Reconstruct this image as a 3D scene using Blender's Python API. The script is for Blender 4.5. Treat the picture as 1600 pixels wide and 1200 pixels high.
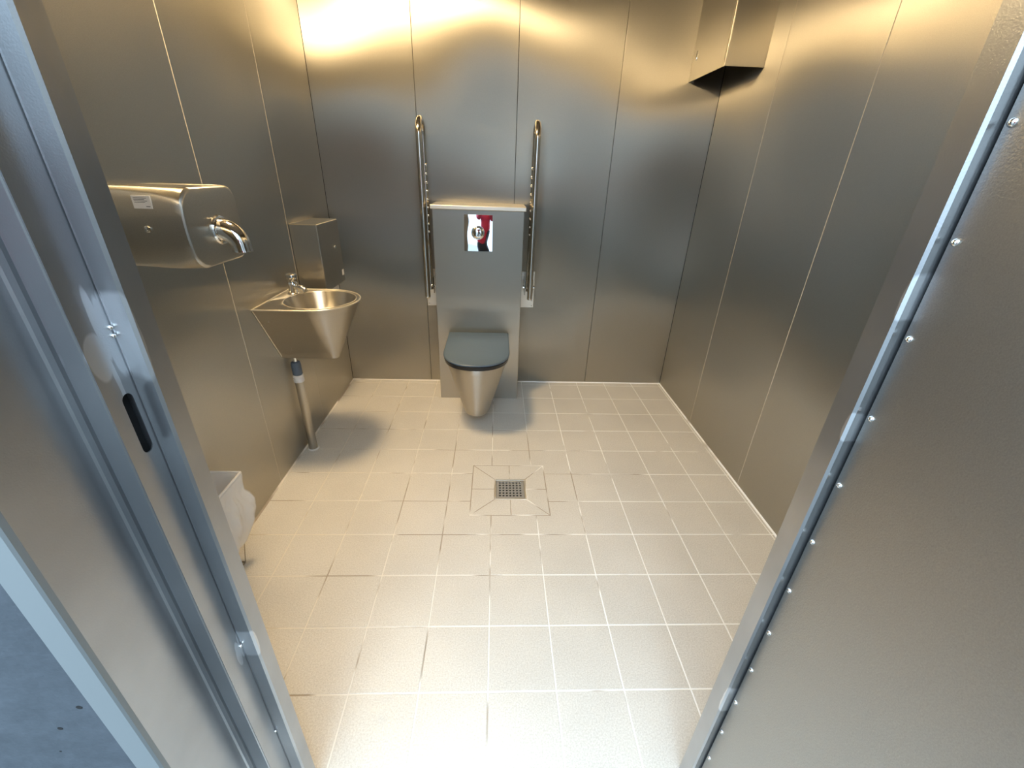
import bpy, bmesh, math, random
from mathutils import Vector, Matrix
random.seed(7)
for o in list(bpy.data.objects): bpy.data.objects.remove(o)
S = bpy.context.scene
C = S.collection

# ---------------------------------------------------------------- camera
F, PITCH, YAW, ROLL = 662.95, math.radians(26.485), math.radians(2.687), math.radians(2.034)
CAM = Vector((0.0051, -0.7042, 1.3527))
fw = Vector((math.sin(YAW)*math.cos(PITCH), math.cos(YAW)*math.cos(PITCH), -math.sin(PITCH)))
r0 = fw.cross(Vector((0, 0, 1))).normalized(); u0 = r0.cross(fw)
r1 = r0*math.cos(ROLL)+u0*math.sin(ROLL); u1 = -r0*math.sin(ROLL)+u0*math.cos(ROLL)
cd = bpy.data.cameras.new('camera'); cam = bpy.data.objects.new('camera', cd); C.objects.link(cam)
cd.sensor_width = 36; cd.sensor_fit = 'HORIZONTAL'; cd.lens = F/1600*36; cd.clip_start = 0.01
cam.matrix_world = Matrix(((r1.x, u1.x, -fw.x, CAM.x), (r1.y, u1.y, -fw.y, CAM.y), (r1.z, u1.z, -fw.z, CAM.z), (0, 0, 0, 1)))
S.camera = cam

# ---------------------------------------------------------------- world (overcast daylight outside the door)
w = bpy.data.worlds.new('overcast_sky'); S.world = w; w.use_nodes = True
bg = w.node_tree.nodes['Background']
bg.inputs[0].default_value = (0.60, 0.80, 1.0, 1)
wn = w.node_tree                                   # overcast sky: brighter towards the zenith
_tc = wn.nodes.new('ShaderNodeTexCoord'); _sx = wn.nodes.new('ShaderNodeSeparateXYZ'); _mr = wn.nodes.new('ShaderNodeMapRange')
wn.links.new(_tc.outputs['Generated'], _sx.inputs[0]); wn.links.new(_sx.outputs[2], _mr.inputs[0]); wn.links.new(_mr.outputs[0], bg.inputs[1])
_mr.inputs[1].default_value = 0.0; _mr.inputs[2].default_value = 0.6; _mr.inputs[3].default_value = 2.3; _mr.inputs[4].default_value = 6.6
S.view_settings.view_transform = 'Standard'; S.view_settings.look = 'None'
S.view_settings.gamma = 1; S.view_settings.exposure = 0.27; S.view_settings.use_curve_mapping = False
LAMP = Vector((-0.62, 1.0, 2.36)); LAMP_W = 120.0; LAMP_COL = (1.0, 0.74, 0.41, 1)

# room
XL, XR, YB, YF, ZC = -0.998, 1.217, 2.048, -0.19, 2.40

# ---------------------------------------------------------------- materials
def mat(name, col, metal=0.0, rough=0.5, **kw):
    m = bpy.data.materials.new(name); m.use_nodes = True
    nt = m.node_tree; b = nt.nodes['Principled BSDF']
    b.inputs['Base Color'].default_value = (*col, 1); b.inputs['Metallic'].default_value = metal
    b.inputs['Roughness'].default_value = rough
    for k, v in kw.items(): b.inputs[k.replace('_', ' ')].default_value = v
    return m
def N(nt, t, **kw):
    n = nt.nodes.new(t)
    for k, v in kw.items(): setattr(n, k, v)
    return n
def noise(nt, scale, detail=3, vec=None, rough=0.5):
    n = N(nt, 'ShaderNodeTexNoise'); n.inputs['Scale'].default_value = scale; n.inputs['Detail'].default_value = detail
    n.inputs['Roughness'].default_value = rough
    if vec is not None: nt.links.new(vec, n.inputs['Vector'])
    return n
def ramp(nt, src, lo, hi, a, b):
    n = N(nt, 'ShaderNodeMapRange'); nt.links.new(src, n.inputs[0])
    n.inputs[1].default_value = lo; n.inputs[2].default_value = hi; n.inputs[3].default_value = a; n.inputs[4].default_value = b
    return n.outputs[0]
def waves(nt, pos):
    """gentle oil-canning of thin sheet: a few slow sines"""
    acc = None
    for (v, k, ph) in (((1.0, 1.0, 0.6), 4.1, 0.3), ((0.7, -0.8, 1.3), 5.3, 1.7), ((-0.9, 0.5, 1.9), 3.3, 4.0), ((1.7, 1.5, -0.4), 6.1, 2.2)):
        d = N(nt, 'ShaderNodeVectorMath', operation='DOT_PRODUCT'); nt.links.new(pos, d.inputs[0]); d.inputs[1].default_value = [c*k for c in v]
        a = N(nt, 'ShaderNodeMath', operation='ADD'); nt.links.new(d.outputs['Value'], a.inputs[0]); a.inputs[1].default_value = ph
        q = N(nt, 'ShaderNodeMath', operation='SINE'); nt.links.new(a.outputs[0], q.inputs[0])
        if acc is None: acc = q.outputs[0]
        else:
            m_ = N(nt, 'ShaderNodeMath', operation='ADD'); nt.links.new(acc, m_.inputs[0]); nt.links.new(q.outputs[0], m_.inputs[1]); acc = m_.outputs[0]
    return acc
def steel(name, col, rough, aniso=0.6, wave=0.0, grain=0.02, var=0.04, metal=1.0, axis='h'):
    """brushed stainless sheet: the tangent runs level along every upright face"""
    m = mat(name, col, metal, rough); nt = m.node_tree; L = nt.links; b = nt.nodes['Principled BSDF']
    g = N(nt, 'ShaderNodeNewGeometry')
    c = N(nt, 'ShaderNodeVectorMath', operation='CROSS_PRODUCT'); L.new(g.outputs['Normal'], c.inputs[0]); c.inputs[1].default_value = (0, 0.02, 1)
    out = c.outputs[0]
    if axis == 'v':
        c2 = N(nt, 'ShaderNodeVectorMath', operation='CROSS_PRODUCT'); L.new(g.outputs['Normal'], c2.inputs[0]); L.new(out, c2.inputs[1]); out = c2.outputs[0]
    L.new(out, b.inputs['Tangent']); b.inputs['Anisotropic'].default_value = aniso
    tc = N(nt, 'ShaderNodeNewGeometry').outputs['Position']
    n2 = noise(nt, 420, 2, tc); n3 = waves(nt, tc)
    bp = N(nt, 'ShaderNodeBump'); bp.inputs['Strength'].default_value = grain; bp.inputs['Distance'].default_value = 0.001; L.new(n2.outputs[0], bp.inputs['Height'])
    if wave > 0:
        b2 = N(nt, 'ShaderNodeBump'); b2.inputs['Strength'].default_value = 1.0; b2.inputs['Distance'].default_value = wave; L.new(n3, b2.inputs['Height'])
        L.new(b2.outputs[0], bp.inputs['Normal'])
    L.new(bp.outputs[0], b.inputs['Normal'])
    mx = N(nt, 'ShaderNodeMix', data_type='RGBA'); n4 = noise(nt, 600, 2, tc)
    L.new(ramp(nt, n4.outputs[0], 0.3, 0.7, 0.0, 1.0), mx.inputs[0])
    mx.inputs[6].default_value = (*[v*0.93 for v in col], 1); mx.inputs[7].default_value = (*[min(1, v*1.07) for v in col], 1)
    L.new(mx.outputs[2], b.inputs['Base Color'])
    return m
M = {}
M['wall'] = steel('brushed_steel_wall', (0.51, 0.485, 0.425), 0.40, 1.0, wave=0.0042, grain=0.08, metal=1.0)
M['steel'] = steel('brushed_steel', (0.51, 0.485, 0.43), 0.32, 0.95, metal=0.95)
M['basin'] = steel('satin_steel', (0.53, 0.50, 0.445), 0.32, 0.93, grain=0.03, axis='v', metal=0.97)
M['rim'] = mat('polished_rim', (0.80, 0.74, 0.62), 0.7, 0.3)
M['edge'] = mat('cut_steel_edge', (0.72, 0.68, 0.60), 1, 0.35)
M['grate'] = mat('worn_steel_grate', (0.50, 0.50, 0.50), 0.7, 0.4)
M['chrome'] = mat('chrome', (0.80, 0.78, 0.74), 1, 0.05)
M['polished'] = mat('polished_steel_tube', (0.66, 0.62, 0.55), 1, 0.12)
M['mirror'] = mat('mirror_chrome_plate', (0.85, 0.85, 0.85), 1, 0.02)
M['white_metal'] = mat('pale_galvanised_plate', (0.80, 0.76, 0.68), 1, 0.45)
M['black'] = mat('black_plastic', (0.008, 0.009, 0.011), 0, 0.3)
M['lid'] = mat('black_lid_sky_sheen', (0.090, 0.130, 0.175), 0, 0.36)  # black plastic like the seat, base lightened blue to paint reflected sky
M['dark'] = mat('dark_cavity', (0.004, 0.004, 0.004), 0, 0.9)
M['seam'] = mat('dark_joint', (0.03, 0.028, 0.025), 0, 0.8)
M['seam_lit'] = mat('painted_lit_seam', (0.62, 0.56, 0.46), 0, 0.5)  # pale colour paints the light caught on side-wall seam edges
M['rubber'] = mat('grey_rubber', (0.10, 0.13, 0.17), 0, 0.55)
M['white'] = mat('white_plastic', (0.75, 0.72, 0.68), 0, 0.4)
M['paper'] = mat('white_paper', (0.80, 0.78, 0.76), 0, 0.7)
M['ink'] = mat('dark_ink', (0.05, 0.05, 0.06), 0, 0.6)
M['wire'] = mat('zinc_wire', (0.45, 0.40, 0.32), 1, 0.35)
M['pale_trim'] = mat('pale_aluminium_trim', (0.25, 0.27, 0.27), 0.5, 0.5)
M['ceiling'] = mat('ceiling_paint', (0.30, 0.28, 0.25), 0, 0.6)

def frame_mat(name, col, rough, metal, blobs, bright):
    """folded galvanised frame sheet with dried cleaning smears; blobs = (axis, c1, cz, r1, rz) ellipses in metres"""
    m = mat(name, col, metal, rough); nt = m.node_tree; L = nt.links; b = nt.nodes['Principled BSDF']
    pos = N(nt, 'ShaderNodeNewGeometry').outputs['Position']
    nz = noise(nt, 14, 3, pos)
    add = N(nt, 'ShaderNodeVectorMath', operation='MULTIPLY_ADD'); L.new(nz.outputs[1], add.inputs[0]); add.inputs[1].default_value = (0.012, 0.012, 0.03); L.new(pos, add.inputs[2])
    off = N(nt, 'ShaderNodeVectorMath', operation='SUBTRACT'); L.new(add.outputs[0], off.inputs[0]); off.inputs[1].default_value = (0.006, 0.006, 0.015)
    acc = None
    for (cx, cy, cz, rx, ry, rz) in blobs:
        s = N(nt, 'ShaderNodeVectorMath', operation='SUBTRACT'); L.new(off.outputs[0], s.inputs[0]); s.inputs[1].default_value = (cx, cy, cz)
        d = N(nt, 'ShaderNodeVectorMath', operation='DIVIDE'); L.new(s.outputs[0], d.inputs[0]); d.inputs[1].default_value = (rx, ry, rz)
        ln = N(nt, 'ShaderNodeVectorMath', operation='LENGTH'); L.new(d.outputs[0], ln.inputs[0])
        o = ramp(nt, ln.outputs[1], 0.92, 1.06, 1, 0)
        if acc is None: acc = o
        else:
            mm = N(nt, 'ShaderNodeMath', operation='MAXIMUM'); L.new(acc, mm.inputs[0]); L.new(o, mm.inputs[1]); acc = mm.outputs[0]
    n2 = noise(nt, 500, 2, pos); n3 = noise(nt, 5, 4, pos)
    v = N(nt, 'ShaderNodeMix', data_type='RGBA'); L.new(ramp(nt, n3.outputs[0], 0.35, 0.65, 0, 1), v.inputs[0])
    v.inputs[6].default_value = (*[c*0.88 for c in col], 1); v.inputs[7].default_value = (*[c*1.08 for c in col], 1)
    src = v.outputs[2]
    if acc is not None:
        mx = N(nt, 'ShaderNodeMix', data_type='RGBA'); L.new(acc, mx.inputs[0]); L.new(src, mx.inputs[6]); mx.inputs[7].default_value = (*bright, 1); src = mx.outputs[2]
    L.new(src, b.inputs['Base Color'])
    bp = N(nt, 'ShaderNodeBump'); bp.inputs['Strength'].default_value = 0.12; bp.inputs['Distance'].default_value = 0.001
    L.new(n2.outputs[0], bp.inputs['Height']); L.new(bp.outputs[0], b.inputs['Normal'])
    return m
M['frame'] = frame_mat('galvanised_door_frame', (0.42, 0.43, 0.44), 0.28, 0.92,
    [(-0.4395, -0.250, 1.150, 0.1, 0.014, 0.032), (-0.4395, -0.236, 1.185, 0.1, 0.006, 0.045), (-0.4395, -0.226, 1.165, 0.1, 0.008, 0.050),
     (-0.4395, -0.238, 1.115, 0.1, 0.003, 0.030), (-0.414, -0.22, 1.165, 0.1, 0.008, 0.055), (-0.41, -0.22, 0.59, 0.1, 0.008, 0.035), (-0.4395, -0.232, 0.58, 0.1, 0.006, 0.030),
     (0.5, -0.223, 1.235, 0.1, 0.008, 0.03), (0.5, -0.223, 1.05, 0.1, 0.008, 0.02), (0.5, -0.223, 0.385, 0.1, 0.008, 0.04)], (0.66, 0.68, 0.70))
M['leaf'] = steel('satin_door_sheet', (0.40, 0.395, 0.375), 0.42, 0.3, wave=0.0006, grain=0.25, var=0.05)

def tile_mat():
    m = mat('beige_floor_tile', (0.6, 0.5, 0.4), 0, 0.42); nt = m.node_tree; L = nt.links; b = nt.nodes['Principled BSDF']
    pos = N(nt, 'ShaderNodeNewGeometry').outputs['Position']
    a = noise(nt, 230, 3, pos, 0.7); c = noise(nt, 3.5, 4, pos); e = noise(nt, 40, 4, pos)
    m1 = N(nt, 'ShaderNodeMix', data_type='RGBA'); L.new(ramp(nt, a.outputs[0], 0.35, 0.65, 0, 1), m1.inputs[0])
    m1.inputs[6].default_value = (0.61, 0.565, 0.495, 1); m1.inputs[7].default_value = (0.77, 0.73, 0.66, 1)
    m2 = N(nt, 'ShaderNodeMix', data_type='RGBA', blend_type='MULTIPLY'); m2.inputs[0].default_value = 1.0
    L.new(m1.outputs[2], m2.inputs[6])
    cc = N(nt, 'ShaderNodeCombineColor'); v = ramp(nt, c.outputs[0], 0.3, 0.7, 0.93, 1.03)
    for i in range(3): L.new(v, cc.inputs[i])
    L.new(cc.outputs[0], m2.inputs[7]); L.new(m2.outputs[2], b.inputs['Base Color'])
    bp = N(nt, 'ShaderNodeBump'); bp.inputs['Strength'].default_value = 0.25; bp.inputs['Distance'].default_value = 0.0008
    L.new(a.outputs[0], bp.inputs['Height']); L.new(bp.outputs[0], b.inputs['Normal'])
    L.new(ramp(nt, e.outputs[0], 0.3, 0.7, 0.36, 0.5), b.inputs['Roughness'])
    return m
def grout_mat():
    m = mat('floor_grout', (0.7, 0.65, 0.55), 0, 0.7); nt = m.node_tree; L = nt.links; b = nt.nodes['Principled BSDF']
    pos = N(nt, 'ShaderNodeNewGeometry').outputs['Position']
    n = noise(nt, 4.5, 2, pos)
    # soiled ring around the drain and a few soiled runs, clean elsewhere
    s = N(nt, 'ShaderNodeVectorMath', operation='DISTANCE'); L.new(pos, s.inputs[0]); s.inputs[1].default_value = (0.03, 0.93, 0)
    d = ramp(nt, s.outputs[1], 0.10, 0.75, 0.16, -0.06)
    sx = N(nt, 'ShaderNodeSeparateXYZ'); L.new(pos, sx.inputs[0])
    l = ramp(nt, sx.outputs[0], -0.9, 0.7, 0.06, -0.06)
    a1 = N(nt, 'ShaderNodeMath', operation='ADD'); L.new(n.outputs[0], a1.inputs[0]); L.new(d, a1.inputs[1])
    a2 = N(nt, 'ShaderNodeMath', operation='ADD'); L.new(a1.outputs[0], a2.inputs[0]); L.new(l, a2.inputs[1])
    f = ramp(nt, a2.outputs[0], 0.50, 0.60, 0, 1)
    mx = N(nt, 'ShaderNodeMix', data_type='RGBA'); L.new(f, mx.inputs[0])
    gl = N(nt, 'ShaderNodeMix', data_type='RGBA'); L.new(ramp(nt, sx.outputs[0], -0.7, 0.35, 0, 1), gl.inputs[0])
    gl.inputs[6].default_value = (0.78, 0.72, 0.62, 1); gl.inputs[7].default_value = (0.97, 0.95, 0.90, 1); L.new(gl.outputs[2], mx.inputs[6])
    mx.inputs[7].default_value = (0.40, 0.33, 0.25, 1)
    L.new(mx.outputs[2], b.inputs['Base Color'])
    return m
M['tile'] = tile_mat(); M['grout'] = grout_mat()
def concrete():
    m = mat('painted_concrete', (0.12, 0.16, 0.22), 0, 0.75); nt = m.node_tree; L = nt.links; b = nt.nodes['Principled BSDF']
    pos = N(nt, 'ShaderNodeNewGeometry').outputs['Position']
    a = noise(nt, 9, 6, pos, 0.65); c = noise(nt, 60, 5, pos)
    mx = N(nt, 'ShaderNodeMix', data_type='RGBA'); L.new(ramp(nt, a.outputs[0], 0.3, 0.7, 0, 1), mx.inputs[0])
    mx.inputs[6].default_value = (0.034, 0.042, 0.050, 1); mx.inputs[7].default_value = (0.066, 0.077, 0.090, 1); L.new(mx.outputs[2], b.inputs['Base Color'])
    bp = N(nt, 'ShaderNodeBump'); bp.inputs['Strength'].default_value = 0.5; bp.inputs['Distance'].default_value = 0.003; L.new(c.outputs[0], bp.inputs['Height']); L.new(bp.outputs[0], b.inputs['Normal'])
    return m
M['concrete'] = concrete()
def ground_mat():
    m = mat('grey_paving', (0.25, 0.25, 0.25), 0, 0.8); nt = m.node_tree; L = nt.links; b = nt.nodes['Principled BSDF']
    pos = N(nt, 'ShaderNodeNewGeometry').outputs['Position']; a = noise(nt, 30, 5, pos)
    mx = N(nt, 'ShaderNodeMix', data_type='RGBA'); L.new(a.outputs[0], mx.inputs[0])
    mx.inputs[6].default_value = (0.11, 0.11, 0.105, 1); mx.inputs[7].default_value = (0.18, 0.18, 0.17, 1); L.new(mx.outputs[2], b.inputs['Base Color'])
    return m
M['ground'] = ground_mat()
def bag_mat():
    m = mat('thin_white_plastic_film', (0.95, 0.93, 0.91), 0, 0.32); b = m.node_tree.nodes['Principled BSDF']
    b.inputs['Alpha'].default_value = 0.66
    return m
M['film'] = bag_mat()
m = mat('glowing_lamp_diffuser', (1, 0.9, 0.75), 0, 0.4); b = m.node_tree.nodes['Principled BSDF']
b.inputs['Emission Color'].default_value = LAMP_COL; b.inputs['Emission Strength'].default_value = LAMP_W; M['lamp'] = m

# ---------------------------------------------------------------- mesh helpers
def link(name, bm, m, parent=None, smooth=False, angle=35):
    me = bpy.data.meshes.new(name); bmesh.ops.recalc_face_normals(bm, faces=bm.faces[:]); bm.to_mesh(me); bm.free()
    o = bpy.data.objects.new(name, me); C.objects.link(o)
    for mm in (m if isinstance(m, (list, tuple)) else [m]): me.materials.append(mm)
    if smooth:
        for p in me.polygons: p.use_smooth = True
        me.set_sharp_from_angle(angle=math.radians(angle))
    if parent is not None:
        o.parent = parent; o.matrix_parent_inverse = Matrix.Translation(-parent.location)
    return o
def tag(o, label=None, cat=None, group=None, kind=None):
    if label: o['label'] = label
    if cat: o['category'] = cat
    if group: o['group'] = group
    if kind: o['kind'] = kind
    return o
def thing(name, label, cat, loc, group=None):
    o = bpy.data.objects.new(name, None); C.objects.link(o); o.location = loc; o.empty_display_size = 0.05
    return tag(o, label, cat, group)
def BM(): return bmesh.new()
def box(bm, a, b, bev=0.0, seg=2, mi=0):
    t = bmesh.new(); bmesh.ops.create_cube(t, size=1)
    for v in t.verts: v.co = Vector(((a[i]+b[i])/2+v.co[i]*abs(b[i]-a[i]) for i in range(3)))
    if bev > 0: bmesh.ops.bevel(t, geom=t.edges[:], offset=bev, segments=seg, affect='EDGES', profile=0.5)
    merge(bm, t, mi); return bm
def merge(bm, t, mi=0):
    for f in t.faces: f.material_index = mi
    me = bpy.data.meshes.new('tmp'); t.to_mesh(me); t.free(); bm.from_mesh(me); bpy.data.meshes.remove(me)
def loft(bm, rings, cap0=True, cap1=True, mi=0):
    t = bmesh.new(); R = [[t.verts.new(p) for p in r] for r in rings]; n = len(R[0])
    for a, b in zip(R, R[1:]):
        for i in range(n): t.faces.new((a[i], a[(i+1) % n], b[(i+1) % n], b[i]))
    if cap0: t.faces.new(R[0][::-1])
    if cap1: t.faces.new(R[-1])
    merge(bm, t, mi); return bm
def circ(c, r, n, ax=2, r2=None):
    r2 = r2 or r; out = []
    for i in range(n):
        a = 2*math.pi*i/n; p, q = r*math.cos(a), r2*math.sin(a)
        out.append(Vector(c)+Vector({2: (p, q, 0), 1: (p, 0, q), 0: (0, p, q)}[ax]))
    return out
def lathe(bm, c, prof, n=32, ax=2, mi=0):
    """prof = (radius, offset along axis)"""
    rings = []
    for r, h in prof:
        cc = Vector(c); cc[ax] += h; rings.append(circ(cc, max(r, 1e-4), n, ax))
    return loft(bm, rings, True, True, mi)
def tube(bm, pts, r, n=16, caps=True, mi=0):
    pts = [Vector(p) for p in pts]; rings = []; up = None
    for i, p in enumerate(pts):
        d = (pts[min(i+1, len(pts)-1)]-pts[max(i-1, 0)]).normalized()
        if up is None: up = Vector((0, 0, 1)) if abs(d.z) < 0.9 else Vector((1, 0, 0))
        s = d.cross(up).normalized(); up = s.cross(d).normalized()
        rr = r[i] if isinstance(r, (list, tuple)) else r
        rings.append([p+s*math.cos(2*math.pi*k/n)*rr+up*math.sin(2*math.pi*k/n)*rr for k in range(n)])
    return loft(bm, rings, caps, caps, mi)
def prism(bm, poly, z0, z1, mi=0, bev=0.0):
    """extrude a plan polygon (x, y) from z0 to z1"""
    t = bmesh.new(); a = [t.verts.new((x, y, z0)) for x, y in poly]; f = t.faces.new(a)
    r = bmesh.ops.extrude_face_region(t, geom=[f]); bmesh.ops.translate(t, vec=(0, 0, z1-z0), verts=[g for g in r['geom'] if isinstance(g, bmesh.types.BMVert)])
    if bev: bmesh.ops.bevel(t, geom=t.edges[:], offset=bev, segments=1, affect='EDGES')
    merge(bm, t, mi); return bm
def arc(c, r, a0, a1, n):
    return [(c[0]+r*math.cos(math.radians(a0+(a1-a0)*i/n)), c[1]+r*math.sin(math.radians(a0+(a1-a0)*i/n))) for i in range(n+1)]
def screw(bm, p, d, r=0.005, h=0.003, mi=0):
    """domed screw head on point p with outward axis index/sign d=(axis, sign)"""
    ax, s = d
    lathe(bm, p, [(r, 0), (r, h*0.4*s), (r*0.8, h*0.8*s), (r*0.35, h*s), (r*0.3, h*0.6*s), (0.0002, h*0.6*s)], 12, ax, mi)

# ================================================================= SETTING
def panel_wall(name, axis, v, thick, cuts, z1, lab=None):
    """wall of full-height sheet panels with open joints; axis 0 -> plane x=v, axis 1 -> plane y=v; thick outward sign"""
    bm = BM(); g = 0.0013 if axis == 1 else 0.0017
    for a, b in zip(cuts, cuts[1:]):
        if axis == 1: box(bm, (a+g, v, 0), (b-g, v+thick*0.02, z1), 0.0014, 2, 0)
        else: box(bm, (v, a+g, 0), (v+thick*0.02, b-g, z1), 0.0014, 2, 0)
    if axis == 1: box(bm, (cuts[0]-.03, v+thick*0.014, 0), (cuts[-1]+.03, v+thick*0.08, z1), mi=1)
    else:
        box(bm, (v+thick*0.014, cuts[0]-.03, 0), (v+thick*0.08, cuts[-1]+.03, z1), mi=1)
        for c_ in cuts[1:-1]: box(bm, (v+thick*0.0008, c_-g, 0), (v+thick*0.016, c_+g, z1), mi=1)  # added pale strips draw the bright lit seam lines
    return tag(link(name, bm, [M['wall'], M['seam'] if axis == 1 else M['seam_lit']]), kind='structure')
panel_wall('wall_back', 1, YB, 1, [XL, -0.4433, 0.1088, 0.662, XR], ZC)
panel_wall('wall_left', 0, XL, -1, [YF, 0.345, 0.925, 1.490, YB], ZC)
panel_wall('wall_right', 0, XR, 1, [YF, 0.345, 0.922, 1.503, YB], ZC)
# wall with the doorway: inner steel lining, body, outer concrete skin
bm = BM()
box(bm, (XL-.08, YF-.02, 0), (-0.5127, YF, ZC)); box(bm, (0.5752, YF-.02, 0), (XR+.08, YF, ZC)); box(bm, (-0.5127, YF-.02, 2.1705), (0.5752, YF, ZC))
tag(link('wall_front', bm, M['wall']), kind='structure')
bm = BM()
box(bm, (-3.2, -0.38, -0.03), (-0.513, YF-.021, 0.512)); box(bm, (-3.2, -0.38, 0.515), (-0.513, YF-.021, 1.715)); box(bm, (-3.2, -0.38, 1.718), (-0.513, YF-.021, 2.7))
box(bm, (-3.2, -0.372, -0.03), (-0.52, YF-.025, 2.7))
box(bm, (0.575, -0.26, -0.03), (3.2, YF-.021, 2.7)); box(bm, (-0.513, -0.38, 2.17), (0.575, YF-.021, 2.7))
tag(link('wall_outside', bm, M['concrete']), kind='structure')
bm = BM()
for (hx, hz, hr) in ((-0.575, 0.66, .0035), (-0.548, 0.515, .003), (-0.62, 0.78, .002), (-0.53, 0.71, .004), (-0.60, 0.60, .0015)):
    lathe(bm, (hx, -0.3803, hz), [(hr, 0), (hr, 0.002)], 12, 1)
tag(link('trim_3', bm, M['dark']), kind='structure')
bm = BM(); box(bm, (XL-.08, YF-.02, ZC), (XR+.08, YB+.08, ZC+.06)); tag(link('ceiling', bm, M['ceiling']), kind='structure')
bm = BM(); box(bm, (-12, -14, -0.10), (12, -0.385, -0.035)); tag(link('ground', bm, M['ground']), kind='structure')

# floor: single tiles in a grout bed, cut around the drain
def inset(poly, d):
    n = len(poly); out = []
    for i in range(n):
        p0, p1, p2 = Vector(poly[i-1]), Vector(poly[i]), Vector(poly[(i+1) % n])
        e1 = (p1-p0).normalized(); e2 = (p2-p1).normalized()
        n1 = Vector((-e1.y, e1.x)); n2 = Vector((-e2.y, e2.x))
        k = 1+n1.dot(n2)
        out.append(tuple(p1+(n1+n2)*(d/k)) if k > 0.05 else tuple(p1+n1*d))
    return out
def tile(bm, poly, g=0.0019):
    t = bmesh.new(); a = inset(poly, g); b = inset(poly, g+0.0012); h = random.uniform(-.0003, .0003)
    r0_ = [t.verts.new((x, y, -0.006)) for x, y in a]; r1_ = [t.verts.new((x, y, -0.0010+h)) for x, y in a]; r2_ = [t.verts.new((x, y, h)) for x, y in b]
    n = len(a)
    for p, q in ((r0_, r1_), (r1_, r2_)):
        for i in range(n): t.faces.new((p[i], p[(i+1) % n], q[(i+1) % n], q[i]))
    t.faces.new(r2_); merge(bm, t, 0)
bm = BM()
D0, D1, E0, E1 = -0.094, 0.262, 0.711, 1.065            # drain square
g0, g1, h0, h1 = 0.014, 0.163, 0.812, 0.956            # grate opening
xs = [XL]+[i*.2 for i in range(-4, 7)]+[XR]; ys = [-0.385, -0.2]+[j*.2 for j in range(0, 11)]+[YB]
for a, b in zip(xs, xs[1:]):
    for c, d in zip(ys, ys[1:]):
        ox = min(b, D1)-max(a, D0); oy = min(d, E1)-max(c, E0)
        if c < -0.25 and (a < -0.42 or b > 0.5):
            aa, bb = max(a, -0.513), min(b, 0.575)
            if bb-aa > 0.02: tile(bm, [(aa, c), (bb, c), (bb, d), (aa, d)])
            continue
        if ox <= 1e-6 or oy <= 1e-6: tile(bm, [(a, c), (b, c), (b, d), (a, d)]); continue
        fx = ox > b-a-1e-6; fy = oy > d-c-1e-6
        if fx and fy: continue
        if fx: tile(bm, [(a, c), (b, c), (b, E0), (a, E0)] if c < E0 else [(a, E1), (b, E1), (b, d), (a, d)]); continue
        if fy: tile(bm, [(a, c), (D0, c), (D0, d), (a, d)] if a < D0 else [(D1, c), (b, c), (b, d), (D1, d)]); continue
        left = a < D0; low = c < E0
        if left and low: P = [(a, c), (b, c), (b, E0), (D0, E0), (D0, d), (a, d)]
        elif left: P = [(a, c), (D0, c), (D0, E1), (b, E1), (b, d), (a, d)]
        elif low: P = [(a, c), (b, c), (b, d), (D1, d), (D1, E0), (a, E0)]
        else: P = [(D1, c), (b, c), (b, d), (a, d), (a, E1), (D1, E1)]
        tile(bm, P)
cx, cy = (g0+g1)/2, (h0+h1)/2
for P in ([(D0, E0), (cx, E0), (cx, h0), (g0, h0)], [(cx, E0), (D1, E0), (g1, h0), (cx, h0)],
          [(D1, E0), (D1, cy), (g1, cy), (g1, h0)], [(D1, cy), (D1, E1), (g1, h1), (g1, cy)],
          [(D1, E1), (cx, E1), (cx, h1), (g1, h1)], [(cx, E1), (D0, E1), (g0, h1), (cx, h1)],
          [(D0, E1), (D0, cy), (g0, cy), (g0, h1)], [(D0, cy), (D0, E0), (g0, h0), (g0, cy)]): tile(bm, P)
# grout bed with a hole for the drain
for (a, b, c, d) in ((XL-.02, D0+.02, -.385, YB+.02), (D1-.02, XR+.02, -.385, YB+.02), (D0+.02, D1-.02, -.385, h0), (D0+.02, D1-.02, h1, YB+.02), (D0+.02, g0, h0, h1), (g1, D1-.02, h0, h1)):
    box(bm, (a, c, -0.04), (b, d, -0.0009), mi=1)
tag(link('floor', bm, [M['tile'], M['grout']]), kind='structure')
# pale sealant fillets where the floor meets the walls
bm = BM()
for pts in (((XL, YF), (XL, YB)), ((XR, YB), (XR, YF)), ((XL, YB), (XR, YB))):
    (ax_, ay_), (bx_, by_) = pts; d = Vector((bx_-ax_, by_-ay_, 0)).normalized(); nrm = Vector((d.y, -d.x, 0))
    A = Vector((ax_, ay_, 0)); B = Vector((bx_, by_, 0)); k = 0.006
    loft(bm, [[A, A+nrm*k, A+Vector((0, 0, k))], [B, B+nrm*k, B+Vector((0, 0, k))]])
tag(link('baseboard_sealant', bm, M['grout']), kind='structure')

# ----------------------------------------------------------------- left door frame (strike side)
XS = -0.4395
bm = BM()
poly = [(-0.4150, -0.185), (-0.4150, -0.1990), (-0.4138, -0.2000), (-0.4138, -0.2165), (-0.4165, -0.2205), (-0.4365, -0.2205),
        (-0.4385, -0.218), (XS, -0.2195), (XS, -0.266), (-0.4405, -0.2675), (-0.4600, -0.2685), (-0.4610, -0.2650), (-0.4665, -0.2650), (-0.4675, -0.2690), (-0.4755, -0.2690), (-0.4775, -0.2715),
        (-0.4775, -0.372), (-0.5125, -0.372), (-0.5125, -0.185)]
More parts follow.
